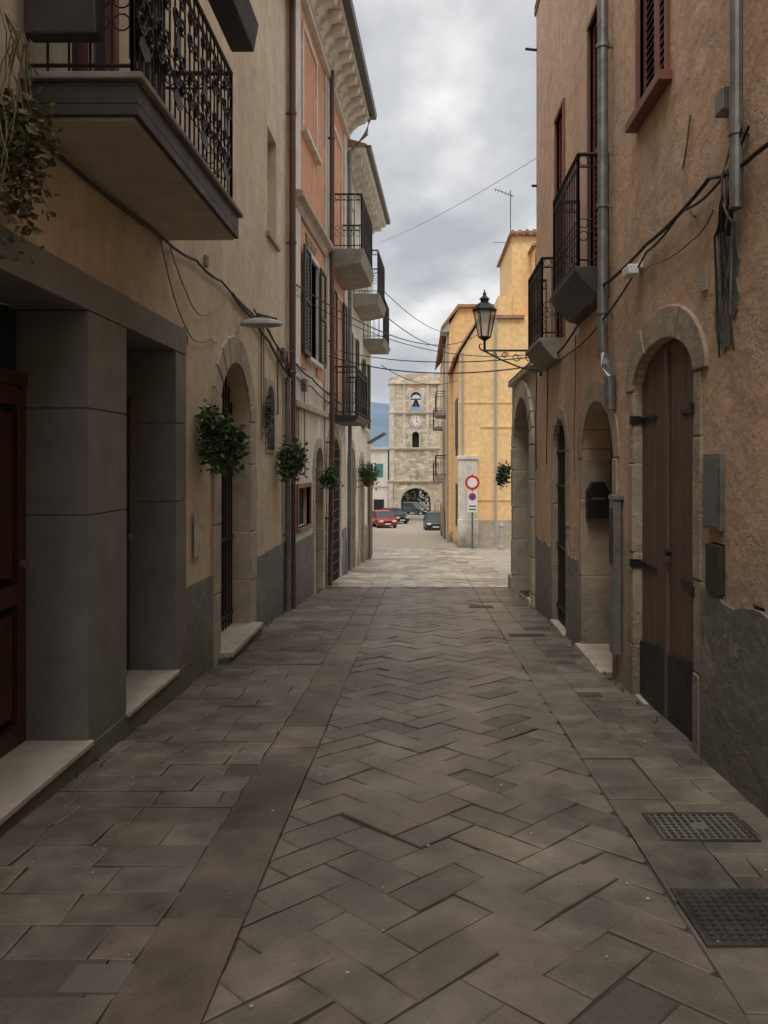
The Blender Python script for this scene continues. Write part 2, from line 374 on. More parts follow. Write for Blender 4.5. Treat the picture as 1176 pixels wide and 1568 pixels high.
def tile(poly,base,var=.16,j=.003):
    if len(poly)<3: return
    if area(poly)<0: poly=poly[::-1]
    if area(poly)<.0025: return
    cym=sum(p[1] for p in poly)/len(poly)
    if 15.25<cym<15.5: return
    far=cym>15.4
    O=offset(poly,j*R.uniform(.1,1.8))
    if len(O)<3: return
    T=offset(O,.007)
    if far: base=(.46,.405,.33); var=.10  # paler stone, with the brighter light of the open square put into its colour
    k=1+R.gauss(0,var); w=abs(R.gauss(0,.03)); col=(base[0]*k*(1+w),base[1]*k,base[2]*k*(1-w))
    if R.random()<.06: col=tuple(c*.7 for c in col)
    dz=R.uniform(-.003,.003); tx=R.uniform(-.013,.013); ty=R.uniform(-.013,.013); cx,cy=O[0]
    H=lambda p,e: gz(p[1])+dz+tx*(p[0]-cx)+ty*(p[1]-cy)+e
    b=len(tv); n=len(O)
    if len(T)==n:
        tv.extend((p[0],p[1],H(p,0)) for p in T); tv.extend((p[0],p[1],H(p,-.004)) for p in O); tv.extend((p[0],p[1],H(p,-.02)) for p in O)
        fs=[tuple(b+i for i in range(n))]+[(b+n+i,b+n+(i+1)%n,b+(i+1)%n,b+i) for i in range(n)]+[(b+2*n+i,b+2*n+(i+1)%n,b+n+(i+1)%n,b+n+i) for i in range(n)]
    else:
        tv.extend((p[0],p[1],H(p,-.002)) for p in O); tv.extend((p[0],p[1],H(p,-.02)) for p in O)
        fs=[tuple(b+i for i in range(n))]+[(b+n+i,b+n+(i+1)%n,b+(i+1)%n,b+i) for i in range(n)]
    tf.extend(fs); tcol.extend([col]*len(fs))
PC=(.182,.155,.124)
XL,XR,Y0,Y1=-.68,1.02,-3,YE
W=.20; c45=math.sqrt(.5)
jit={}
def J(a,b):
    if (a,b) not in jit: jit[(a,b)]=(R.uniform(-.011,.011),R.uniform(-.011,.011))
    return jit[(a,b)]
for x in range(-90,215):
    for y in range(-90,215):
        v=(x-y)%4
        if v not in (0,3): continue
        q=[(x,y),(x+2,y),(x+2,y+1),(x,y+1)] if v==0 else [(x,y),(x+1,y),(x+1,y+2),(x,y+2)]
        P=[((a-b)*c45*W+J(a,b)[0],(a+b)*c45*W+J(a,b)[1]) for a,b in q]
        if max(p[0] for p in P)<XL or min(p[0] for p in P)>XR or max(p[1] for p in P)<Y0 or min(p[1] for p in P)>Y1: continue
        for cl in ((XL,0,1,0),(XR,0,-1,0),(0,Y0,0,1),(0,Y1,0,-1)):
            P=clip(P,*cl)
            if len(P)<3: break
        if len(P)>=3:
            if min(p[1] for p in P)<15.3<max(p[1] for p in P):
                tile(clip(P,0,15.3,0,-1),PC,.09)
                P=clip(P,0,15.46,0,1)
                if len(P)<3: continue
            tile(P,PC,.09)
def column(x0,x1,lmin,lmax,base,var):
    y=Y0
    while y<Y1:
        L=R.uniform(lmin,lmax); e=min(y+L,Y1); s=R.uniform(-.012,.012)
        if y<15.3<e: e=15.3
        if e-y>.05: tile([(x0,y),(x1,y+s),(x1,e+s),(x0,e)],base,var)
        y=e if e!=15.3 else 15.46
def rows(x0,x1,h0,h1,l0,l1,base,var):
    y=Y0
    while y<Y1:
        e=min(y+R.uniform(h0,h1),Y1)
        if y<15.3<e: e=15.3
        if e-y>.03:
            x=x0-R.uniform(0,l0*.8); s=R.uniform(-.008,.008)
            while x<x1-.03:
                L=R.uniform(l0,l1); xe=min(x+L,x1)
                if x1-xe<.08: xe=x1
                d=R.uniform(-.01,.01)
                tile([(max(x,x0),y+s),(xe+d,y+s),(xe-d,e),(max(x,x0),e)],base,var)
                x=xe
        y=e if e!=15.3 else 15.46
column(-1.0,-.68,.28,.95,(.155,.125,.096),.11)
rows(-2.13,-1.0,.21,.25,.30,.46,(.172,.147,.118),.10)
column(1.02,1.34,.3,.9,(.182,.155,.124),.13)
rows(1.34,1.87,.17,.22,.26,.54,(.172,.147,.118),.12)
me=bpy.data.meshes.new('street_paving'); me.from_pydata(tv,[],tf); me.materials.append(M['pave'])
ca=me.color_attributes.new('tilecol','FLOAT_COLOR','CORNER')
buf=[]
for p,cc in zip(me.polygons,tcol): buf+= [cc[0],cc[1],cc[2],1.0]*len(p.vertices)
ca.data.foreach_set('color',buf)
ob=bpy.data.objects.new('street_paving',me); scene.collection.objects.link(ob)
def cover(x0,x1,y0,y1,key,grid,name='manhole_cover'):
    e=empty(name); f=lambda a,o,z:(a,o,gz(o)+z)
    b=MB(f); b.box(x0,x1,y0,y1,-.02,.006,0)
    if grid is not None:
        b.box(x0-.022,x1+.022,y0-.022,y0-.003,-.02,.007,1);b.box(x0-.022,x1+.022,y1+.003,y1+.022,-.02,.007,1)
        b.box(x0-.022,x0-.003,y0-.003,y1+.003,-.02,.007,1);b.box(x1+.003,x1+.022,y0-.003,y1+.003,-.02,.007,1)
    if grid:
        nx=int((x1-x0)/.034); ny=int((y1-y0)/.034)
        for i in range(nx):
            for j in range(ny):
                cx=x0+(i+.5)*(x1-x0)/nx; cy=y0+(j+.5)*(y1-y0)/ny
                if abs(i-nx/2+.5)<1 and abs(j-ny/2+.5)<.6: continue
                b.box(cx-.010,cx+.010,cy-.010,cy+.010,.007,.011,1)
    b.finish('plate',[key,'steel' if key=='slab' else 'cover'],e)
cover(-1.19,-.99,2.58,2.74,'plinth',None,'dark_paving_insert'); cover(1.06,1.5,2.88,3.26,'cover',True); cover(1.17,1.6,3.77,4.07,'plinth',True)
cover(.78,1.12,12.3,12.55,'cover',True,'drain_grate'); cover(1.1,1.5,9.6,9.78,'cover',True,'drain_grate')
b=MB(lambda a,o,z:(a,o,gz(o)+z)); b.box(-1.85,1.75,15.31,15.45,-.02,-.006)
for i in range(60): b.box(-1.85+i*.06,-1.82+i*.06,15.31,15.45,-.006,.002,1)
b.finish('drain_channel',['dark','steel'])
b=MB(lambda a,o,z:(a,o,gz(o)+z))
for i in range(170):
    x=R.uniform(-1.9,1.7); y=R.uniform(2.2,11); s=R.uniform(.004,.012); t=R.uniform(0,3)
    c,sn=math.cos(t)*s,math.sin(t)*s; k=R.uniform(.3,.9)
    b.add([(x+c,y+sn,.004),(x-sn*k,y+c*k,.004),(x-c,y-sn,.004),(x+sn*k,y-c*k,.004),(x,y,.004+s*.5)],[(0,1,4),(1,2,4),(2,3,4),(3,0,4)])
b.finish('litter_specks',['plastic'])
# ---------------------------------------------------------------- building A (left, cream)
fA=lambda a,o,z:(-2.08+o,a,z)
A=empty('cream_balcony_house')
holes=[('r',1.2,6.86,-.5,2.75,.45),('a',8.12,9.55,-.6,2.1,.62,.32),('r',10.7,11.35,4.75,6.2,.18),('r',4.7,5.7,3.63,5.9,.2)]
wall('walls',fA,-7.5,12.3,-1.6,8.9,7,holes,'cream',A)
b=MB(fA)
b.box(-7.5,1.2,-.01,.025,-1.2,.55);ragged(b,6.86,7.86,-.01,.022,-1.2,.5,amp=.012);ragged(b,9.86,12.0,-.01,.022,-1.4,.42,amp=.012); b.finish('plinth',['plinth'],A)
b=MB(fA)
def pier(a0,a1):
    for z0,z1 in ((-.4,1.277),(1.287,1.935),(1.945,2.54)): b.box(a0,a1,-.45,.04,z0,z1)
    b.box(a0+.01,a1-.01,-.44,.03,-.4,2.54)
pier(4.84,5.47); pier(6.57,6.86); pier(2.9,3.5); pier(1.2,1.6)
b.box(1.2,6.86,-.45,.045,2.545,2.76); b.finish('shopfront_portal',['greyp'],A,bevel=.003)
b=MB(fA)
for a0,a1,zt in ((1.65,2.85,-.02),(3.5,4.84,-.1),(5.47,6.57,-.12)):
    b.box(a0-.02,a1+.02,-.46,.07,zt-.035,zt)
b.box(8.05,9.62,-.31,.16,-.38,-.33)
b.finish('door_steps',['marble'],A,bevel=.006)
b=MB(fA); b.box(1.2,6.9,-.44,.05,-.6,-.137); b.box(8.0,9.7,-.1,.13,-.9,-.381); b.finish('step_base',['plinth'],A)
b=MB(fA)
for a0,a1 in ((3.5,4.84),(5.47,6.57),(1.6,2.9)):
    am=(a0+a1)/2
    b.box(a0,a1,-.42,-.40,-.1,2.54,1)
    for p,q in ((a0,am-.005),(am+.005,a1)):
        b.box(p,p+.09,-.40,-.34,-.1,2.05); b.box(q-.09,q,-.40,-.34,-.1,2.05)
        for z in (-.1,.75,1.95): b.box(p+.09,q-.09,-.40,-.341,z,z+.12)
        b.box(p+.13,q-.13,-.39,-.36,.08,.70); b.box(p+.13,q-.13,-.39,-.36,.92,1.9,0)
    b.box(a0,a1,-.40,-.33,2.07,2.15)
    b.tube([(a1-.14,-.3,1.0),(a1-.14,-.27,1.0)],.03,2,10)
b.finish('panel_doors',['door2','glass','zinc'],A,bevel=.004)
b=MB(fA); surround(b,8.12,9.55,-.5,2.1,.62,.30,.03,inn=-.3,hb=.7); b.finish('arch_surround',['stone'],A,bevel=.012)
b=MB(fA); b.box(8.12,9.55,-.31,-.29,-.4,2.75,1)
for i in range(11): b.tube([(8.2+i*.13,-.2,-.33),(8.2+i*.13,-.2,2.65)],.011,0,6)
for z in (-.2,.7,1.5,2.1): b.box(8.13,9.54,-.215,-.185,z,z+.04)
b.finish('iron_gate_door',['iron','door2'],A)
b=MB(fA); b.box(10.7,11.35,-.17,-.15,4.75,6.2,0); b.box(10.62,11.45,-.02,.05,4.68,4.745,1); b.finish('niche_window',['cream2','stone'],A)
b=MB(fA); b.box(10.55,11.15,.0,.02,1.75,2.75,1); b.prism(archprof(10.62,11.08,1.8,2.45,.22),.021,.03,0); b.finish('wall_niche',['dark','stone'],A)
b=MB(fA); b.box(4.135,6.35,-.05,.578,3.40,3.47,0); b.finish('balcony_soffit',['soffit'],A)
b=MB(fA); b.box(4.10,6.37,-.05,.61,3.475,3.59,0); b.box(4.10,4.13,0,.61,3.415,3.474,0); b.box(4.131,6.37,.58,.61,3.415,3.474,0); b.finish('balcony_steel_edge',['dsteel'],A,bevel=.004)
b=MB(fA); b.box(4.07,6.4,-.05,.64,3.592,3.63,0); b.finish('balcony_stone_top',['slab'],A,bevel=.008)
b=MB(fA); railing(b,4.16,6.32,.56,3.63,1.1,sp=.10)
for k in range(7):
    a=4.32+k*.30
    for zc in (3.98,4.36):
        for sg in (1,-1):
            b.scroll(a+sg*.065,.575,zc,.065,1.5,.008,0 if sg<0 else math.pi,sg); b.scroll(a+sg*.065,.575,zc+.14,.055,1.3,.008,0 if sg<0 else math.pi,-sg)
    if k%2==0:
        b.prism([(a-.05,4.2),(a,4.12),(a+.05,4.2),(a+.02,4.3),(a,4.42),(a-.02,4.3)],.565,.572)
        b.prism([(a-.09,3.85),(a,3.8),(a+.09,3.85),(a+.05,3.95),(a,4.0),(a-.05,3.95)],.565,.572)
b.box(4.16,4.7,.54,.548,3.74,4.55)
b.finish('balcony_railing',['iron'],A)
b=MB(fA)
b.prismA([(.58,4.86),(.76,4.86),(.80,5.08),(.56,5.08)],5.0,6.25); b.prismA([(.58,4.86),(.76,4.86),(.80,5.08),(.56,5.08)],4.2,4.9)
b.prism([(4.03,3.80),(4.13,3.80),(4.15,4.3),(4.01,4.3)],.05,.42)
b.finish('planter_box',['dsteel'],A,bevel=.01)
b=MB(fA); leaves(b,(5.6,.68,5.12),.3,500,0,.05,(2,.4,.4)); leaves(b,(4.5,.68,5.12),.2,200,0,.05,(1.5,.4,.4)); b.finish('planter_leaves',['leaf'],A,recalc=False)
b=MB(fA); b.box(4.7,5.7,-.19,-.17,3.63,5.9,1)
for a in (4.7,5.17,5.62): b.box(a,a+.08,-.17,-.1,3.63,5.9)
b.finish('balcony_door',['redwood','glass'],A)
b=MB(fA); b.box(-7.5,12.4,-7,.4,8.92,9.0); b.prismA([(.42,9.0),(.42,9.06),(-7,11.2),(-7,9.0)],-7.5,12.4,1); b.finish('roof_eave',['dsteel','roof'],A)
b=MB(fA); b.box(6.90,7.0,.0,.02,2.58,2.80,0); b.box(6.925,6.975,.02,.023,2.65,2.73,1); b.box(7.15,7.4,.025,.03,.75,1.15,2); b.finish('house_number_plate',['marble','iron','cream2'],A)
pipe(A,fA,[(12.2,.10,9),(12.2,.10,3.4),(12.2,.10,-.7)],.05,'bpipe',clamps=(7,5,3,1))
pipe(A,fA,[(11.95,.07,2.9),(11.95,.07,-.7)],.045,'zinc',clamps=(2,.5))
b=MB(fA); b.tube([(10.15,.03,3.4),(10.15,.03,1.9)],.012,0); b.tube([(10.3,.03,3.4),(10.32,.03,2.1)],.009,0); b.tube([(11.3,.03,3.3),(11.32,.03,2.3)],.014,0)
b.box(10.1,10.2,.0,.05,3.35,3.5); b.box(11.6,11.75,.0,.08,3.1,3.3); b.box(7.55,7.63,.0,.03,3.5,3.6)
b.finish('wall_conduits',['lcable'],A)
def cabrun(par,f,pts,r,key,name='facade_cable'):
    q=[]
    for p0,p1 in zip(pts,pts[1:]): q+=sag(p0,p1,.03,6)[:-1]
    q.append(pts[-1]); b=MB(f); b.tube(q,r,0,6); b.finish(name,[key],par)
cabrun(A,fA,[(-5,.03,3.3),(3.0,.03,3.36),(3.9,.03,3.36),(6.2,.03,3.40),(7.2,.03,3.46),(8.1,.03,3.48),(10.3,.03,3.44),(12.1,.05,3.15)],.013,'cable')
cabrun(A,fA,[(6.2,.03,3.38),(6.6,.03,2.95),(7.1,.03,2.72),(7.7,.03,2.82),(8.0,.02,2.85)],.006,'lcable')
cabrun(A,fA,[(8.6,.03,3.45),(9.6,.04,3.38),(10.6,.04,3.25),(12.1,.06,2.95)],.02,'cable')
cabrun(A,fA,[(6.4,.03,3.42),(6.9,.03,3.1),(7.3,.03,2.98),(7.9,.03,3.15),(8.4,.03,3.42)],.006,'lcable')
cabrun(A,fA,[(9.7,.03,3.5),(10.6,.04,3.4),(11.4,.05,3.25),(12.15,.12,3.35)],.012,'cable')
for k in range(6):
    cabrun(A,fA,[(11.5+.08*k,.06,3.3),(11.6+.07*k,.1,3.15-R.uniform(0,.2)),(11.75+.05*k,.06,3.05),(12.1,.12,2.9+R.uniform(-.2,.2))],.009,R.choice(['cable','lcable']))
L=empty('wall_street_light'); b=MB(fA)
b.tube([(9.9,.0,3.34),(9.5,.12,3.40),(9.05,.42,3.26)],.018,1,8)
sec=[(.02,.03,.03),(.08,.09,.055),(.2,.11,.075),(.36,.105,.07),(.46,.07,.045),(.5,.02,.015)]
vs=[];n=14
for o,w,h in sec:
    for t in range(n):
        s_=math.sin(t*2*math.pi/n); vs.append((9.0+w*math.cos(t*2*math.pi/n),o,3.19+h*(s_ if s_>0 else s_*.5)))
b.add(vs,[(i*n+t,i*n+(t+1)%n,(i+1)*n+(t+1)%n,(i+1)*n+t) for i in range(5) for t in range(n)]+[tuple(range(n)),tuple(5*n+t for t in range(n))],0)
b.finish('lamp_head',['plastic','steel'],L)
# ---------------------------------------------------------------- building B/C
fB=lambda a,o,z:(-2.5+.0395*a+o,a,z)
B=empty('salmon_cornice_house')
hB=[('r',12.75,13.85,.55,1.2,.15),('a',15.9,17.5,-1.3,1.75,.42,.25),('r',13.5,14.5,3.42,5.2,.25),('a',14.35,15.2,-1.3,1.5,.4,.2)]
wall('walls',fB,12.3,18.5,-2.4,9.3,8,hB,'cream2',B)
b=MB(fB)
b.box(12.75,15.3,-.01,.02,6.0,9.2);b.box(15.85,18.3,-.01,.02,6.0,9.2)
b.box(12.75,13.49,-.01,.021,3.2,5.62);b.box(14.51,15.3,-.01,.021,3.2,5.62);b.box(13.49,14.51,-.01,.0205,5.21,5.62); b.box(15.85,18.3,-.01,.021,2.7,5.62)
b.finish('salmon_panels',['salmon'],B)
b=MB(fB)
for a in (12.35,15.33,18.05): b.box(a,a+.42 if a<18 else 18.5,-.01,.055,2.6,9.2)
b.finish('pilasters',['white'],B,bevel=.01)
b=MB(fB)
b.prismA([(-.05,5.63),(.06,5.63),(.09,5.75),(.18,5.8),(.18,5.88),(-.05,5.92)],12.31,15.6)
b.box(12.31,18.49,-.01,.09,2.5,2.6)
b.finish('string_course',['stone'],B,bevel=.008)
cu=bpy.data.curves.new('lt','FONT'); cu.body='TEATRO'; cu.size=.26; cu.extrude=.012
to=bpy.data.objects.new('lt',cu); scene.collection.objects.link(to)
dg=bpy.context.evaluated_depsgraph_get(); tm=bpy.data.meshes.new_from_object(to.evaluated_get(dg)); bpy.data.objects.remove(to)
for v in tm.vertices:
    x,y,z=v.co; v.co=Vector(fB(13.3+x,.035+z,5.33+y))
tm.materials.clear(); tm.materials.append(M['stone']); to=bpy.data.objects.new('facade_lettering',tm); scene.collection.objects.link(to); to.parent=B
b=MB(fB)
b.box(12.3,18.5,-.3,.12,9.2,9.32,0); b.box(12.3,18.5,-.3,.58,9.62,9.70,0)
b.prismA([(-.3,9.321),(.14,9.321),(.2,9.42),(.3,9.5),(.32,9.619),(-.3,9.619)],12.3,18.5,0)
for i in range(13):
    a=12.5+i*.47; b.prismA([(.1,9.33),(.2,9.33),(.3,9.42),(.5,9.5),(.55,9.615),(.1,9.615)],a,a+.17,0)
b.finish('bracketed_cornice',['white'],B)
b=MB(fB); b.prismA([(.5,9.71),(.72,9.71),(.74,9.82),(.5,9.82)],12.3,18.6,1); b.prismA([(.5,9.83),(.7,9.83),(-8,12.5),(-8,9.71),(.4,9.71)],12.3,18.5,0); b.finish('roof_gutter',['roof','steel'],B)
shutwin(B,fB,13.1,14.35,7.15,8.85,'blueg','white',.02); shutwin(B,fB,16.5,17.6,6.0,8.6,'blueg','white',.02,sill=False)
shutwin(B,fB,13.5,14.5,3.42,5.2,'green','white',.02,openw=.6)
shutwin(B,fB,16.6,17.6,2.62,5.2,'green','white',.02,openw=.55,sill=False)
balcony(B,fB,15.75,17.9,.74,5.62,5.9,1.1,taper=.1,sp=.12); balcony(B,fB,16.2,18.3,.58,2.47,2.60,1.0,key='dsteel',sp=.12)
b=MB(fB); surround(b,15.9,17.5,-1.2,1.75,.42,.25,.03,inn=-.2); surround(b,14.35,15.2,-1.2,1.5,.4,.18,.03,inn=-.15); b.finish('arch_surrounds',['stone'],B,bevel=.01)
b=MB(fB); b.box(15.9,17.5,-.245,-.22,-1.2,2.2,1); b.box(14.35,15.2,-.19,-.17,-1.2,1.95,2)
for i in range(12): b.tube([(15.97+i*.13,.0,-1),(15.97+i*.13,.0,2.1)],.012,0,5)
for i in range(14): b.box(15.9,17.5,-.015,.012,-.95+i*.22,-.93+i*.22)
b.finish('iron_gate',['iron','dark','door2'],B)
b=MB(fB); b.box(12.75,13.85,-.13,-.11,.55,1.2,1)
for a0,a1,z0,z1 in ((12.68,12.75,.48,1.27),(13.85,13.92,.48,1.27)): b.box(a0,a1,-.05,.03,z0,z1)
b.box(12.75,13.85,-.05,.03,1.2,1.27); b.box(12.75,13.85,-.05,.04,.48,.55); b.finish('small_window',['redwood','dark'],B)
b=MB(fB); b.box(12.31,14.1,-.01,.03,-1.9,.35);b.box(15.25,15.62,-.01,.03,-1.9,.2);b.box(17.8,18.49,-.01,.03,-1.9,.1); b.finish('plinth',['plinth'],B,bevel=.01)
pipe(B,fB,[(15.55,.14,9.6),(15.55,.14,2.6),(15.55,.10,-.8)],.05,'bpipe',clamps=(8,4,2,.5))
pipe(B,fB,[(18.4,.6,9.7),(18.42,.5,9.3),(18.45,.12,8.9),(18.45,.12,-.9)],.05,'zinc')
cabrun(B,fB,[(12.3,.08,3.15),(13.6,.08,3.08),(15.7,.08,2.98),(18.4,.08,2.9),(24,.05,2.9)],.016,'cable')
cabrun(B,fB,[(12.3,.08,2.95),(13.6,.08,2.93),(15.7,.08,2.8),(18.4,.08,2.7)],.012,'cable')
b=MB(fB)
for a in (12.45,12.6,13.1,15.2): b.tube([(a,.05,3.0),(a+.05,.05,1.4)],.01,0,5)
b.box(13.0,13.15,.02,.1,2.8,3.0); b.finish('conduits',['lcable'],B)
C=empty('pale_balcony_house')
wall('walls',fB,18.5,24.4,-2.8,8.7,8,[('a',21.3,22.3,-1.5,1.3,.45,.25),('a',19.0,20.2,-1.5,1.5,.5,.25)],'white',C)
b=MB(fB); b.prismA([(-.3,8.7),(.08,8.7),(.2,8.85),(.45,8.92),(.48,9.02),(-.3,9.02)],18.5,24.4)
for i in range(11): b.box(18.7+i*.52,18.85+i*.52,.05,.36,8.68,8.86)
b.finish('cornice',['white'],C)
b=MB(fB); b.prismA([(.44,9.03),(.58,9.03),(.6,9.12),(.44,9.12)],18.6,24.5,1); b.prismA([(.4,9.03),(.5,9.13),(-8,11.6),(-8,9.03)],18.55,24.4,0); b.finish('roof_gutter',['roof','steel'],C)
shutwin(C,fB,19.2,20.1,5.9,8.0,'blueg','white',.0,sill=False); shutwin(C,fB,19.4,20.2,2.8,4.8,'green','white',.0,openw=.45)
shutwin(C,fB,22.4,23.2,5.1,7.2,'blueg','white',.0,sill=False); shutwin(C,fB,22.2,23.0,2.6,4.5,'green','white',.0,openw=.45)
balcony(C,fB,19.9,21.9,.68,5.65,5.9,1.1,taper=.1,sp=.13); balcony(C,fB,22.2,24.2,.62,4.95,5.13,1.2,sp=.14,rings=False)
b=MB(fB); b.box(21.3,22.3,-.2,-.18,-1.4,1.75); b.box(19.0,20.2,-.2,-.18,-1.4,2); surround(b,19,20.2,-1.4,1.5,.5,.2,.03,m=1,inn=-.1); surround(b,21.3,22.3,-1.4,1.3,.45,.18,.03,m=1,inn=-.1); b.finish('arched_doors',['door2','stone'],C)
b=MB(fB); b.box(18.51,18.8,-.01,.03,-1.9,-.2);b.box(22.5,24.39,-.01,.03,-1.9,-.2); b.finish('plinth',['plinth'],C)
b=MB(fB); b.prismA([(0,2.2),(.5,2.5),(.5,2.53),(0,2.24)],23.3,24.2); b.box(23.4,24.1,-.02,.08,-1.2,1.6); b.finish('shop_front',['door'],C)
# ---------------------------------------------------------------- building D (right)
fD=lambda a,o,z:(1.8-o,a,z)
D=empty('orange_plaster_house')
hD=[('a',5.16,6.62,-.8,2.2,.32,.14),('a',7.34,8.76,-.8,1.65,.58,.34),('a',9.7,10.65,-.8,1.75,.42,.2),('r',4.66,4.9,.81,1.12,.06),('r',4.12,4.28,.64,.84,.08),
 ('r',5.73,6.46,4.42,6.6,.1),('r',7.62,8.35,3.5,6.2,.1),('r',9.85,10.4,3.2,6.1,.1)]
wall('walls',fD,-6.5,12.25,-1.6,8.6,7,hD,'orange',D)
b=MB(fD)
surround(b,5.16,6.62,-.6,2.2,.32,.24,.022,inn=-.12,nseg=3,hb=.75,jw=.13,g=.002); surround(b,7.34,8.76,-.7,1.65,.58,.22,.018,inn=-.32,nseg=4,hb=.9,jw=.14,g=.002); surround(b,9.7,10.65,-.8,1.75,.42,.16,.018,inn=-.18,nseg=3,hb=.9,jw=.12,g=.002)
b.finish('arch_surrounds',['ring'],D,bevel=.012)
b=MB(fD)
for i in range(8):
    a0=5.16+i*1.46/8; b.prism([(a0+.004,-.3),(a0+1.46/8-.004,-.3),(a0+1.46/8-.004,2.2+.31*math.sin(math.acos(max(-1,min(1,(a0+.18-5.89)/.74))))),(a0+.004,2.2+.31*math.sin(math.acos(max(-1,min(1,(a0-5.89)/.74)))))],-.13,-.06+R.uniform(-.004,.004),0)
b.box(5.88,5.94,-.06,-.035,-.3,2.45,0)
b.prism([(5.17,-.3),(5.87,-.34),(5.87,.18),(5.17,.28)],-.05,-.038,1); b.prism([(5.95,-.34),(6.61,-.34),(6.61,.12),(5.95,.2)],-.05,-.038,1)
for z in (.75,1.95):
    b.box(5.18,5.6,-.055,-.045,z,z+.035,1); b.box(6.2,6.6,-.055,-.045,z,z+.035,1)
    b.box(5.13,5.18,-.05,.04,z-.02,z+.05,1); b.box(6.60,6.65,-.05,.04,z-.02,z+.05,1)
b.disc((5.8,.95),.03,-.04,.0,1,10)
b.finish('plank_double_door',['door','iron'],D,bevel=.003)
b=MB(fD); b.box(5.1,6.66,-.1,.0,-.5,-.335); b.box(7.3,8.8,-.33,.08,-.52,-.40);b.box(9.7,10.65,-.2,.05,-.75,-.5); b.finish('door_sills',['marble'],D,bevel=.006)
b=MB(fD); b.box(7.34,8.76,-.335,-.31,-.5,2.2); b.box(9.7,10.65,-.195,-.17,-.7,2.15,1)
for i in range(7): b.tube([(9.8+i*.125,-.05,-.5),(9.8+i*.125,-.05,2.1)],.01,1,5)
for z in (-.3,.5,1.3,1.75): b.box(9.71,10.64,-.065,-.035,z,z+.03,1)
b.finish('recessed_doors',['door','iron'],D)
b=MB(fD)
b.prismA([(-.27,1.0),(-.03,1.0),(-.03,1.3),(-.09,1.4),(-.21,1.4),(-.27,1.3)],8.62,8.75); b.box(8.612,8.62,-.23,-.07,1.2,1.23,1); b.finish('mailbox',['iron','steel'],D,bevel=.008)
b=MB(fD); ragged(b,-6.5,5.0,-.01,.022,-1.4,.80,amp=.06); ragged(b,8.93,9.56,-.01,.02,-1.4,.5,amp=.04); ragged(b,10.82,12.2,-.01,.02,-1.4,.48,amp=.04)
b.finish('plinth',['plinth'],D)
b=MB(fD); b.box(4.66,4.93,.0,.032,1.2,1.66); b.box(4.68,4.91,.033,.037,1.22,1.64); b.box(4.67,4.89,-.05,.034,.82,1.11,1); b.box(4.1,4.3,-.07,-.06,.65,.83,1)
b.finish('meter_box',['zinc','dsteel'],D,bevel=.004)
b=MB(fD); b.box(7.0,7.14,.02,.09,-.1,1.28); b.box(6.98,7.16,.0,.095,1.28,1.32);b.box(7.01,7.13,.091,.096,.7,1.2,1); b.finish('service_duct',['zinc','dsteel'],D,bevel=.004)
for a0,a1,z0,z1 in ((5.73,6.46,4.42,6.6),(7.62,8.35,3.5,6.2),(9.85,10.4,3.2,6.1)):
    shutwin(D,fD,a0,a1,z0,z1,'redwood','redwood',.0,sill=(z0>4),fw=.05)
balcony(D,fD,7.5,8.95,.34,3.36,3.48,1.08,taper=.2,sp=.09,key='dsteel'); balcony(D,fD,10.0,11.3,.30,3.08,3.2,1.02,taper=.18,sp=.09)
pipe(D,fD,[(7.4,.09,8.6),(7.4,.09,2.75),(7.4,.085,2.62),(7.3,.08,2.5),(7.26,.06,2.4),(7.26,.05,2.1)],.052,'zinc',clamps=(7,5.5,4,3))
pipe(D,fD,[(4.32,.07,8.6),(4.32,.07,3.0)],.036,'zinc',clamps=(6,4.5,3.4)); pipe(D,fD,[(4.42,.05,3.6),(4.42,.05,3.05),(4.5,.05,2.9)],.02,'cable')
b=MB(fD); b.box(4.5,4.62,.0,.08,3.62,3.76); b.finish('junction_box',['zinc'],D,bevel=.01)
cabrun(D,fD,[(-4,.05,3.2),(3.0,.05,3.25),(4.13,.05,3.22),(4.77,.05,3.33),(6.1,.05,3.30),(7.6,.1,3.28),(9.6,.06,3.02),(11.7,.05,3.05)],.014,'cable')
cabrun(D,fD,[(4.2,.05,3.4),(4.6,.06,3.24),(5.3,.05,3.3),(6.1,.05,3.24),(7.3,.1,2.95),(9.0,.05,2.9),(12.2,.05,3.0)],.009,'cable')
cabrun(D,fD,[(4.3,.05,3.0),(4.7,.05,3.12),(5.1,.04,3.05),(6.0,.04,3.12),(6.5,.04,3.2)],.006,'lcable')
cabrun(D,fD,[(8.95,.04,3.05),(9.0,.03,2.6),(9.1,.03,1.9),(9.05,.03,1.4)],.007,'lcable')
cabrun(D,fD,[(10.9,.04,3.0),(11.0,.03,2.4),(11.1,.03,1.6)],.008,'cable'); cabrun(D,fD,[(11.9,.05,3.3),(11.8,.06,2.9),(12.05,.04,2.3),(12.0,.04,1.5)],.01,'cable')
for k in range(9):
    cabrun(D,fD,[(4.3+R.uniform(-.05,.1),.06,3.4+R.uniform(-.1,.3)),(4.45+R.uniform(-.1,.1),.09,3.15+R.uniform(-.1,.1)),(4.5+R.uniform(-.12,.2),.05,2.95),(4.46+.03*k,.03,2.5-R.uniform(-.2,.3))],.007,R.choice(['cable','lcable']))
cabrun(D,fD,[(5.2,.02,3.9),(5.35,.02,3.6),(5.25,.02,3.35),(5.1,.02,3.2)],.008,'lcable')
pr=[]
for i in range(28):
    t=i/28*2*math.pi; pr.append((4.62+.17*math.cos(t)*R.uniform(.8,1.15)-.03*math.sin(t),2.66+.40*math.sin(t)*R.uniform(.9,1.08)))
b=MB(fD); b.prism(pr,-.01,.010); b.finish('cement_patch',['plinth'],D)
b=MB(fD); b.box(4.93,5.02,.0,.02,2.69,2.85); b.finish('house_number_plate',['stoned'],D)
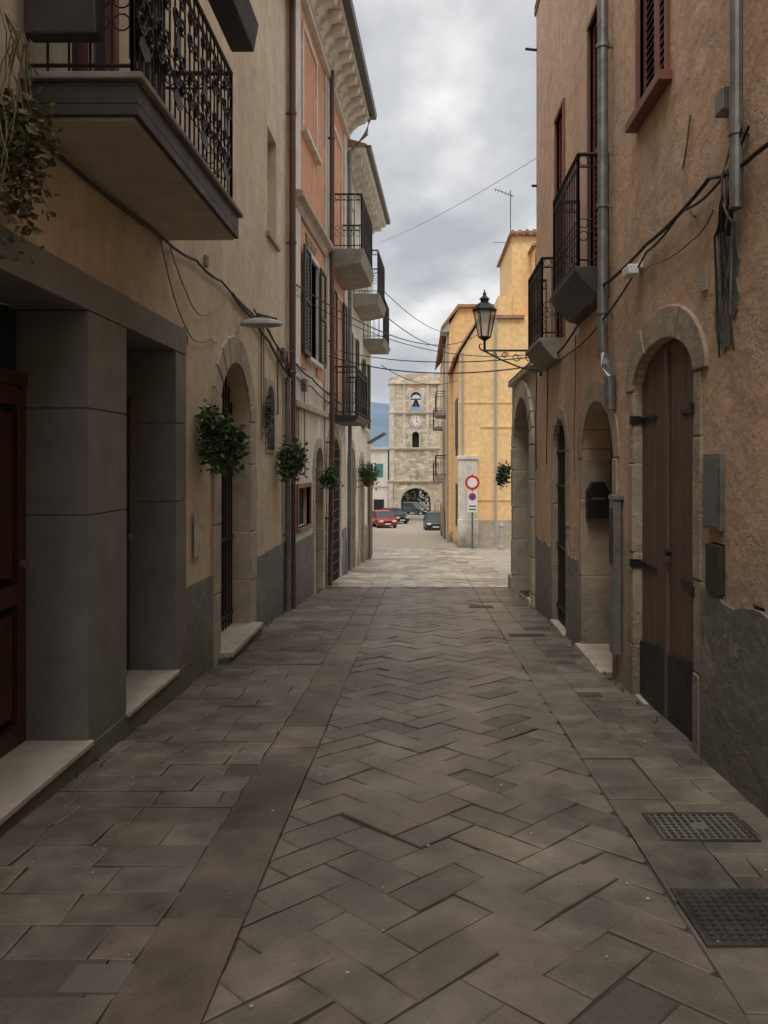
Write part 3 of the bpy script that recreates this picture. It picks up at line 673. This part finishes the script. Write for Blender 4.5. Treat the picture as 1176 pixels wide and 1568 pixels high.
b=MB(fD); b.box(6.3,6.5,.05,.14,3.12,3.2); b.box(6.36,6.44,0,.05,3.18,3.24); b.finish('floodlight',['whitem'],D,bevel=.01)
b=MB(fD); b.tube([(12.2,0,8.0),(12.2,.18,8.02)],.02); b.tube([(12.2,0,5.9),(12.2,.08,5.9)],.02); b.finish('wall_hooks',['iron'],D)
b=MB(fD); b.box(-6.5,12.35,-7,.02,8.602,8.68); b.prismA([(.03,8.69),(-7,11),(-7,8.69)],-6.5,12.3,0); b.finish('roof',['roof'],D)
G=empty('stone_archway')
wall('walls',fD,12.27,15.5,-2,3.1,3,[('a',12.75,14.95,-1.2,1.9,.85,.62)],'stoned',G)
b=MB(fD); surround(b,12.75,14.95,-1.0,1.9,.85,.32,.05,inn=-.55,nseg=13,hb=.6); b.box(12.5,12.75,-.5,.09,-1,-.55); b.box(14.95,15.45,-.5,.09,-1,-.55)
b.finish('arch_stones',['stoned'],G,bevel=.02)
b=MB(fD); b.box(12.27,15.55,-2,.08,3.1,3.2); b.prismA([(.1,3.2),(-2,3.6),(-2,3.2)],12.27,15.5); b.finish('coping',['stoned'],G,bevel=.02)
b=MB(fD); b.box(12.75,14.95,-.61,-.58,-1,2.7); b.finish('gate_door',['door2'],G)
# ---------------------------------------------------------------- street lantern
S=empty('street_lamp'); b=MB()
yl=11.7; zl=3.42; xl=.95
b.tube([(1.8,yl,3.28),(.92,yl,3.28)],.016,0,8); b.tube([(1.8,yl,2.98),(1.5,yl,3.02),(1.2,yl,3.14),(.95,yl,3.27)],.013,0,6)
b.box(1.77,1.8,yl-.03,yl+.03,2.9,3.4)
for cx,cz,r,sg in ((1.62,3.17,.08,1),(1.42,3.18,.065,-1),(1.25,3.21,.05,1),(1.1,3.23,.035,-1)):
    pts=[(cx+r*(1-.7*i/18)*math.cos(sg*i*.45),yl,cz+r*(1-.7*i/18)*math.sin(sg*i*.45)) for i in range(19)]; b.tube(pts,.008,0,5)
b.tube([(.92,yl,3.28),(.88,yl,3.31),(.87,yl,3.36),(.9,yl,3.38)],.012,0,6)
b.tube([(xl,yl,3.26),(xl,yl,3.46)],.018,0,8)
b.lathe((xl,yl,zl),[(.02,0),(.06,.03),(.095,.05),(.095,.065),(.02,.066)],0,6)
b.lathe((xl,yl,zl),[(.16,.44),(.185,.45),(.185,.465),(.12,.54),(.06,.58),(.06,.61),(.085,.62),(.04,.66),(.02,.68),(.03,.70),(.012,.73),(.004,.77)],0,6)
for t in range(6):
    an=t*math.pi/3; b.tube([(xl+.09*math.cos(an),yl+.09*math.sin(an),zl+.06),(xl+.165*math.cos(an),yl+.165*math.sin(an),zl+.45)],.009,0,5)
b.finish('bracket_and_frame',['iron'],S)
b=MB(); b.lathe((xl,yl,zl),[(.085,.067),(.158,.44)],0,6); b.finish('glass_panes',['lglass'],S)
b=MB(); b.lathe((xl,yl,zl),[(.02,.3),(.045,.34),(.045,.4),(.02,.44)],0,10); b.finish('bulb',['whitem'],S)
# ---------------------------------------------------------------- cables over street
for p,q,s,r in (((-1.85,15.7,3.75),(1.8,12.2,3.12),.22,.011),((-1.95,12.3,4.4),(2.3,30,6.6),.7,.012),((-.95,22,5.7),(1.35,36,6.9),.25,.014),
  ((-1.2,23.5,8.2),(1.8,12.25,6.35),.1,.004),((-1.8,17.5,4.1),(1.75,12.2,3.25),.15,.009),((-1.2,22,6.6),(1.3,36.2,7.6),.3,.012),
  ((-1.95,12.4,4.25),(1.8,12.2,3.3),.35,.006),((-1.2,24,4.6),(1.4,30.2,4.8),.35,.012)):
    b=MB(); b.tube(sag(p,q,s,24),r,0,5); b.finish('overhead_cable',['cable'])
# ---------------------------------------------------------------- hanging plants
def plant(f,a,o,z,r,n,key='leaf'):
    e=empty('hanging_flower_pot')
    b=MB(f); b.lathe((a,o,z-r*1.05),[(r*.12,0),(r*.3,r*.18),(r*.45,r*.55),(r*.5,r*.6),(r*.4,r*.62)],0,12)
    b.tube([(a,-.0,z-r*.6),(a,o,z-r*.55)],.01,1,5); b.tube([(a,-.0,z-r*1.1),(a,o,z-r*.9)],.01,1,5); b.finish('pot',['pot','iron'],e)
    b=MB(f); leaves(b,(a,o,z),r,n,0,.07,(.9,.7,.95),.06)
    for i in range(16):
        an=R.uniform(0,6.28); b.tube([(a,o,z-r*.5),(a+r*.5*math.cos(an),o+r*.4*math.sin(an),z+r*R.uniform(-.6,.9))],.004,0,4)
    b.finish('foliage',[key],e,recalc=False)
plant(fA,7.45,.18,1.88,.26,1900); plant(fA,11.4,.24,1.74,.26,1500); plant(fB,14.9,.22,1.4,.25,1100); plant(fB,20.6,.3,1.35,.34,1100)
plant(fD,15.2,.2,1.45,.2,600)
e=empty('trailing_dry_ivy'); b=MB(fA); leaves(b,(3.85,.12,3.3),.2,700,0,.06,(.6,.7,1.0),.25)
for k in range(14):
    a=3.7+R.uniform(0,.25)
    pts=[(a,.1,3.75)]
    for q in range(6): pts.append((pts[-1][0]+R.uniform(-.03,.03),.12+R.uniform(-.04,.05),pts[-1][2]-R.uniform(.08,.2)))
    b.tube(pts,.004,0,4)
b.finish('vines',['dry'],e,recalc=False)
e=empty('wall_ivy'); b=MB(fA)
leaves(b,(10.4,.06,2.4),.13,300,0,.05,(.8,.3,2),.2); b.finish('vines',['dry'],e,recalc=False)
b=MB()
for k in range(46):
    y=R.uniform(3,15); side=R.choice((-1,1)); x=-2.02 if side<0 else 1.74
    if y>12 and side<0: x=-2.5+.0395*y+.05
    for q in range(R.randint(4,10)):
        a=R.uniform(0,6.28); h=R.uniform(.02,.07); d=R.uniform(.01,.04)
        b.add([(x+R.uniform(-.01,.01),y,gz(y)-.01),(x+.006,y+.006,gz(y)-.01),(x+d*math.cos(a),y+d*math.sin(a),gz(y)+h)],[(0,1,2)])
b.finish('weed_tufts',['leaf'],recalc=False)
# ---------------------------------------------------------------- far yellow house E
E=empty('yellow_corner_house')
b=MB(); b.prism([(1.47,-3),(9,-3),(9,7.1),(2.3,7.1),(1.47,5.75)],30,35.9); b.finish('walls',['yellow'],E)
b=MB(); b.prism([(1.3,5.62),(2.27,7.2),(2.27,7.28),(1.24,5.66)],29.85,36.0,0); b.box(2.275,3.95,29.85,36,7.12,7.24,0); b.finish('roof_edge',['roof'],E)
b=MB(); b.box(2.28,9,29.96,30,2.98,3.06);b.box(1.43,9,29.97,30,3.9,3.96);b.box(2.1,9,29.96,29.999,.2,.26); b.finish('string_mouldings',['yellow'],E)
b=MB(); b.box(2.2,9,29.93,30.0,-2.2,-.55); b.finish('plinth',['stoned'],E)
b=MB(); b.box(1.42,2.15,29.72,30.0,-2.2,1.75,0); b.box(1.36,2.2,29.66,30.03,1.76,1.9); b.box(1.40,2.18,29.68,30.02,-2,-.5); b.finish('corner_pier',['white'],E,bevel=.02)
b=MB(); b.tube([(2.85,29.93,7.1),(2.85,29.93,-1.4)],.05); b.tube([(1.6,29.93,5.8),(1.6,29.93,1.9)],.05); b.finish('downpipe',['plastic'],E)
b=MB(); b.box(3.6,9,31,35.8,7.0,10.55);b.box(3.05,3.61,31,35.8,7.0,8.2);b.box(4.35,9,29.99,30.99,7.0,9.85); b.finish('rooftop_storey',['yellow'],E)
b=MB(); b.prism([(3.45,10.56),(9.2,10.56),(9.2,10.9),(3.5,10.68)],30.8,36); b.prism([(4.2,9.86),(9.2,9.86),(9.2,10.05),(4.25,9.95)],29.8,30.98)
for i in range(20): b.tube([(3.6+i*.28,30.75,10.66+i*.011),(3.6+i*.28,36,10.66+i*.011)],.08,0,6)
b.finish('rooftop_tiles',['roof'],E)
b=MB(); b.box(4.35,5.6,29.85,29.985,8.9,9.6); b.box(4.5,5.5,29.95,29.989,8.0,8.8,1) ; b.finish('rooftop_window',['redwood','redwood'],E)
b=MB(); b.tube([(3.65,32,10.6),(3.65,32,12.7)],.02); b.tube([(3.0,32,12.75),(3.8,32,12.45)],.015)
for i in range(6): b.tube([(3.05+i*.13,31.8,12.73-i*.05),(3.05+i*.13,32.2,12.73-i*.05)],.01)
b.tube([(2.85,31,10.3),(3.65,31,10.3)],.012); b.finish('tv_antenna',['steel'],E)
b=MB(); b.box(1.44,1.47,31,33,2.2,4.2)
for z in (-.9,1.9): b.box(1.43,1.46,31.2,32.3,z,z+1.7)
b.finish('side_windows',['green'],E)
E2=empty('ochre_row_house')
b=MB(); b.prism([(1.3,-4.5),(8,-4.5),(8,8.7),(1.75,8.7),(1.3,7.9)],36,52); b.finish('walls',['yellow'],E2)
b=MB(); b.prism([(.95,7.75),(1.75,8.72),(8,8.72),(8,8.85),(1.7,8.85),(.93,7.82)],35.8,52.1); b.prism([(.9,7.6),(1.3,7.6),(1.3,8.3),(.9,7.72)],35.9,37,1); b.finish('roof',['roof','plastic'],E2)
fE=lambda a,o,z:(1.3-o,a,z)
for z in (4.05,1.0):
    balcony(E2,fE,37.5,40.5,.6,z-.15,z,1,sp=.2,rings=False); balcony(E2,fE,44,47,.6,z-.5,z-.35,1,sp=.25,rings=False)
    for a in (38.5,42,45.3): shutwin(E2,fE,a,a+1.1,z,z+2.1,'green','white',.0)
b=MB(fE)
for a in (37.5,41,45,49): b.box(a,a+1.4,-.01,.03,-4,-.9)
b.finish('ground_floor_doors',['door'],E2)
b=MB(fE); b.tube([(36.2,.08,7.7),(36.2,.08,-2)],.06); b.tube([(41.2,.08,7.7),(41.2,.08,-2.3)],.06); b.finish('downpipes',['plastic'],E2)
E3=empty('grey_row_house'); b=MB(); b.box(2.6,12,52.1,83,-5,5); b.finish('walls',['cream2'],E3); b=MB(); b.prism([(2.3,5.01),(12,5.01),(12,6.5)],52.2,83); b.finish('roof',['roof'],E3)
f3=lambda a,o,z:(2.6-o,a,z)
for a in (54,60,66,72,78): shutwin(E3,f3,a,a+1.2,0,2,'green')
T=empty('no_entry_traffic_sign'); b=MB(); tx=1.92; ty=29.2
b.tube([(tx,ty+.05,gz(ty)-.1),(tx,ty+.05,1.2)],.03,2,8)
b.disc((tx,.90),.27,ty,ty+.02,1); b.disc((tx,.90),.185,ty-.006,ty-.001,0)
b.box(tx-.18,tx+.18,ty,ty+.02,-.2,.58,0); b.disc((tx,.38),.14,ty-.006,ty-.001,1); b.disc((tx,.38),.09,ty-.011,ty-.0065,3)
b.box(tx-.13,tx+.13,ty-.004,ty-.001,0,.05,2);b.box(tx-.13,tx+.13,ty-.004,ty-.001,-.12,-.07,2)
b.finish('sign_and_pole',['whitem','red','steel','blue'],T)
# ---------------------------------------------------------------- bell tower
TW=empty('stone_bell_tower'); fT=lambda a,o,z:(a,84-o,z)
cx=-.5
wall('walls',fT,-3.27,2.3,-5.5,10.2,3.5,[('a',cx-1.6,cx+1.6,-4.9,-2.5,1.5,4),('a',cx-.55,cx+.55,7.2,8.7,.55,4),('a',cx-.4,cx+.35,3.3,4.6,.4,.5)],'tower',TW)
b=MB(fT)
for z,h,o in ((6.85,.28,.26),(3.05,.28,.28),(-.45,.3,.3)): b.prismA([(0,z),(o*.5,z),(o,z+h*.6),(o,z+h),(0,z+h)],-3.47,2.5)
b.box(-3.45,-2.95,0,.16,-5,-.45); b.box(2.0,2.45,0,.16,-5,-.45)
b.box(-3.35,-2.8,0,.14,3.33,6.85); b.box(1.9,2.36,0,.14,3.33,6.85); b.box(-3.3,-2.75,0,.14,7.13,10.2); b.box(1.85,2.33,0,.14,7.13,10.2)
b.box(-3.3,-2.8,0,.14,-.15,3.05); b.box(1.9,2.36,0,.14,-.15,3.05)
for sg in (-1,1):
    for z0,z1 in ((7.13,10.2),(3.33,6.85)): b.box(cx+sg*1.25-.16,cx+sg*1.25+.16,0,.12,z0,z1)
surround(b,cx-1.6,cx+1.6,-4.7,-2.5,1.5,.34,.16,nseg=15); surround(b,cx-.55,cx+.55,7.2,8.7,.55,.2,.12,nseg=9); surround(b,cx-.4,cx+.35,3.35,4.6,.4,.15,.1,nseg=7)
b.finish('trim',['twtrim'],TW)
pr=[(-3.45,10.23),(2.48,10.23),(2.48,10.5)]
for t in range(1,22):
    an=t*math.pi/22; pr.append((cx+2.9*math.cos(an),10.5+.7*math.sin(an)+R.uniform(-.07,.07)))
pr.append((-3.45,10.5))
b=MB(fT); b.prism(pr,-3.5,.16); b.box(1.5,2.1,-1,-.2,10.3,11.35); b.finish('curved_pediment',['tower'],TW)
b=MB(fT); b.box(-3.5,2.53,-3.5,.28,10.08,10.22); b.finish('top_cornice',['twtrim'],TW)
b=MB(fT); b.disc((cx+.05,6.1),.66,0,.1,1,28); b.disc((cx+.05,6.1),.52,.1,.13,0,28)
for t in range(12):
    an=t*math.pi/6; ca_,sa=math.cos(an),math.sin(an); b.tube([(cx+.05+.38*ca_,.14,6.1+.38*sa),(cx+.05+.49*ca_,.14,6.1+.49*sa)],.03,2,4)
b.tube([(cx+.05,.15,6.1),(cx+.05,.15,6.48)],.03,2,4); b.tube([(cx+.05,.15,6.1),(cx+.3,.15,6.0)],.035,2,4); b.finish('clock_face',['whitem','twtrim','iron'],TW)
b=MB(); b.lathe((cx,85,7.75),[(.42,0),(.36,.12),(.26,.4),(.22,.6),(.1,.72),(.02,.74)],0,14); b.tube([(cx-.55,85,8.55),(cx+.55,85,8.55)],.07); b.finish('bell',['bronze'],TW)
b=MB(fT); b.box(cx-.4,cx+.35,-.45,-.4,3.3,5); b.finish('window_dark',['dark'],TW)
b=MB(fT)
for sg in (-1,1):
    for i in range(7):
        o=-.4-i*.22; b.tube([(cx+sg*1.45,o,-4.6),(cx+sg*1.45,o,-2.2)],.03,0,4)
    b.box(cx+sg*1.45-.03,cx+sg*1.45+.03,-1.8,-.35,-2.2,-2.12)
for i in range(9):
    t=math.pi*(i+1)/10; b.tube([(cx,-1,-2.45),(cx+1.55*math.cos(t),-1,-2.45+1.45*math.sin(t))],.025,0,4)
b.tube([(cx+1.0*math.cos(math.pi*i/12),-1,-2.45+.9*math.sin(math.pi*i/12)) for i in range(13)],.025,0,4)
b.box(cx-1.6,cx+1.6,-1.05,-.97,-2.5,-2.4); b.finish('iron_gate',['iron'],TW)
W1=empty('white_town_house'); wall('walls',fT,-22,-3.5,-5.5,3.1,8,[],'white',W1)
b=MB(fT); b.box(-22.2,-3.4,-8,.3,3.11,3.4,0)
for a in (-4.9,-7.4,-10): b.box(a,a+.9,0,.05,.2,1.6,1); b.box(a-.1,a+1,0,.04,-4.4,-2.2,2)
b.box(-22,-3.5,0,.1,-.9,-.7,0); b.finish('trim_and_windows',['twtrim','teal','dark'],W1)
W2=empty('distant_town_house'); b=MB(); b.box(-14,-.2,112,120,-6,-.3); b.finish('walls',['stoned'],W2)
b=MB()
for i in range(4): b.box(-12+i*3.6,-11+i*3.6,111.9,112,-3.2,-1.6)
b.finish('windows',['glass'],W2)
b=MB()
for k in range(9):
    leaves(b,(R.uniform(-4,9),R.uniform(104,110),-2.2+R.uniform(-1,1.4)),1.8,420,0,.5,(1,1,1),0)
for k in range(6):
    x=-3+k*2.2; b.tube([(x,107,-4.8),(x+.2,107,-3.4),(x-.1,107.2,-2)],.14,1,6)
b.finish('arch_darkening_trees',['leafd','door'],recalc=False)  # dark foliage added behind the gateway to darken the view through the arch
W3=empty('left_piazza_house'); b=MB(); b.box(-14,-5.2,30,60,-5,6); b.finish('walls',['cream2'],W3); b=MB(); b.prism([(-14,6.01),(-5,6.01),(-14,8)],30,60); b.finish('roof',['roof'],W3)
M['hill']=simple('hazy_hill',(.13,.19,.26),1,0,.15,.01)
b=MB(); n=60; vs=[]
for j in range(8):
    for i in range(n):
        x=-1500+i*50; h=(90+65*math.exp(-((x+230)/260)**2)+30*math.sin(x*.004+1)+10*math.sin(x*.02))*(math.sin(j/7*math.pi/2))
        vs.append((x,1200+j*90,-8+h))
b.add(vs,[(j*n+i,j*n+i+1,(j+1)*n+i+1,(j+1)*n+i) for j in range(7) for i in range(n-1)]); b.finish('hills',['hill'],smooth=True)
# ---------------------------------------------------------------- cars
def car(x,y,key,rot=0,w=1.65,name='parked_car'):
    e=empty(name); z0=gz(y); cr,sr=math.cos(rot),math.sin(rot)
    f=lambda a,o,z:(x+o*cr-a*sr,y+a*cr+o*sr,z0+z)
    h=w/2
    b=MB(f); b.prism([(-1.95,.25),(-1.98,.5),(-1.9,.72),(-1.1,.9),(1.75,.92),(1.93,.8),(1.97,.45),(1.9,.25)],-h,h,0)
    b.finish('body',[key],e,bevel=.07)
    b=MB(f)
    i=.06;k=.2
    vs=[(-1.15,-h+i,.88),(1.75,-h+i,.88),(1.75,h-i,.88),(-1.15,h-i,.88),(-.45,-h+k,1.42),(1.35,-h+k,1.42),(1.35,h-k,1.42),(-.45,h-k,1.42)]
    b.add(vs,[(0,3,2,1),(4,5,6,7),(0,1,5,4),(1,2,6,5),(2,3,7,6),(3,0,4,7)]); b.finish('windows',['glass'],e,bevel=.03)
    b=MB(f); b.add([(-.5,-h+k-.02,1.41),(1.4,-h+k-.02,1.41),(1.4,h-k+.02,1.41),(-.5,h-k+.02,1.41),(-.35,-h+k+.06,1.48),(1.2,-h+k+.06,1.48),(1.2,h-k-.06,1.48),(-.35,h-k-.06,1.48)],[(0,3,2,1),(4,5,6,7),(0,1,5,4),(1,2,6,5),(2,3,7,6),(3,0,4,7)])
    for sg in (-1,1):
        for p,q in (((-1.15,.88),(-.47,1.42)),((1.75,.9),(1.37,1.42)),((.4,.9),(.4,1.42))):
            b.tube([(p[0],sg*(h-i),p[1]),(q[0],sg*(h-k),q[1])],.03,0,5)
        b.box(-.95,-.8,sg*(h+.02),sg*(h+.16),.9,1.02)
    b.finish('roof_and_pillars',[key],e)
    b=MB(f)
    for a in (-1.25,1.25):
        for sg in (-1,1):
            b.disc((a,.31),.31,sg*(h-.18),sg*(h+.01),0,18); b.disc((a,.31),.18,sg*(h+.01),sg*(h+.02),1,12)
    b.finish('wheels',['tyre','zinc'],e)
    b=MB(f)
    for sg in (-1,1): b.box(-2.0,-1.9,sg*(h-.45),sg*(h-.1),.58,.74,0); b.box(1.93,2.0,sg*(h-.3),sg*(h-.08),.6,.85,1)
    b.box(-2.01,-1.97,-.26,.26,.36,.47,0); b.box(-2.0,-1.96,-.4,.4,.52,.66,2); b.box(-2.0,-1.9,-h+.1,h-.1,.25,.33,2); b.box(1.97,2.0,-.26,.26,.5,.61,0)
    b.finish('lights_and_plates',['whitem','red','tyre'],e)
car(1.15,66,'cardark',.05); car(-3.35,71,'carred',.25,1.7); car(-2.7,79,'cardark',.5,1.55); car(-1.0,97,'carsilver',.9,1.6)
car(-5.2,73,'teal',.2,1.8)
b=MB(); b.lathe((2.95,28.8,gz(28.8)),[(.12,0),(.12,.1),(.08,.15),(.07,.8),(.1,.85),(.06,.95),(.01,.98)],0,12); b.finish('bollard',['plastic'])
# ---------------------------------------------------------------- world, light, camera
SE=math.radians(56); az=math.radians(188)
w=bpy.data.worlds.new('World'); scene.world=w; w.use_nodes=True; nt=w.node_tree; nt.nodes.clear()
out=N(nt,'ShaderNodeOutputWorld'); bg=N(nt,'ShaderNodeBackground'); sky=N(nt,'ShaderNodeTexSky',sky_type='NISHITA')
sky.sun_disc=False; sky.sun_elevation=SE; sky.sun_rotation=az; sky.air_density=1; sky.dust_density=3
tc=N(nt,'ShaderNodeTexCoord').outputs['Generated']; sx=N(nt,'ShaderNodeSeparateXYZ'); nt.links.new(tc,sx.inputs[0])
zz=mathn(nt,'ADD',mathn(nt,'MAXIMUM',sx.outputs[2],0),.3)
cb=N(nt,'ShaderNodeCombineXYZ'); nt.links.new(mathn(nt,'DIVIDE',sx.outputs[0],zz),cb.inputs[0]); nt.links.new(mathn(nt,'DIVIDE',sx.outputs[1],zz),cb.inputs[1])
n1=noise(nt,mapping(nt,cb.outputs[0],(1.7,1.3,1),loc=(2.4,.3,0)),1.9,9,.5)
n2=noise(nt,mapping(nt,cb.outputs[0],loc=(3,7,1)),.9,4,.5)
cm=mathn(nt,'ADD',mathn(nt,'MULTIPLY',n1,.72),mathn(nt,'MULTIPLY',n2,.28))
cr=N(nt,'ShaderNodeValToRGB'); nt.links.new(cm,cr.inputs[0]); e=cr.color_ramp
e.elements[0].position=.39; e.elements[0].color=(.50,.515,.55,1); e.elements[1].position=.585; e.elements[1].color=(1,.99,.97,1)
x=e.elements.new(.49); x.color=(.68,.69,.71,1)
zen=mrange(nt,sx.outputs[2],.5,.95,10.0,22)
sc=N(nt,'ShaderNodeVectorMath',operation='SCALE'); nt.links.new(cr.outputs[0],sc.inputs[0]); nt.links.new(zen,sc.inputs[3])
col=mix(nt,.93,sky.outputs[0],sc.outputs[0]); nt.links.new(col,bg.inputs[0]); bg.inputs[1].default_value=.1; nt.links.new(bg.outputs[0],out.inputs[0])
sd=bpy.data.lights.new('sun','SUN'); sd.energy=1.4; sd.angle=math.radians(24); sd.color=(1,.95,.87)
so=bpy.data.objects.new('sun',sd); scene.collection.objects.link(so)
d=Vector((math.sin(az)*math.cos(SE),math.cos(az)*math.cos(SE),math.sin(SE))); so.rotation_euler=d.to_track_quat('Z','Y').to_euler()
cam=bpy.data.cameras.new('camera'); co=bpy.data.objects.new('camera',cam); scene.collection.objects.link(co); scene.camera=co
co.location=(0,0,1.6); co.rotation_euler=(math.radians(90),0,0)
cam.sensor_fit='VERTICAL'; cam.sensor_height=24; cam.lens=24*1207/1568; cam.shift_x=-56/1568; cam.shift_y=-74/1568; cam.clip_end=6000; cam.clip_start=.05
scene.view_settings.view_transform='Standard'; scene.view_settings.look='None'; scene.view_settings.exposure=0
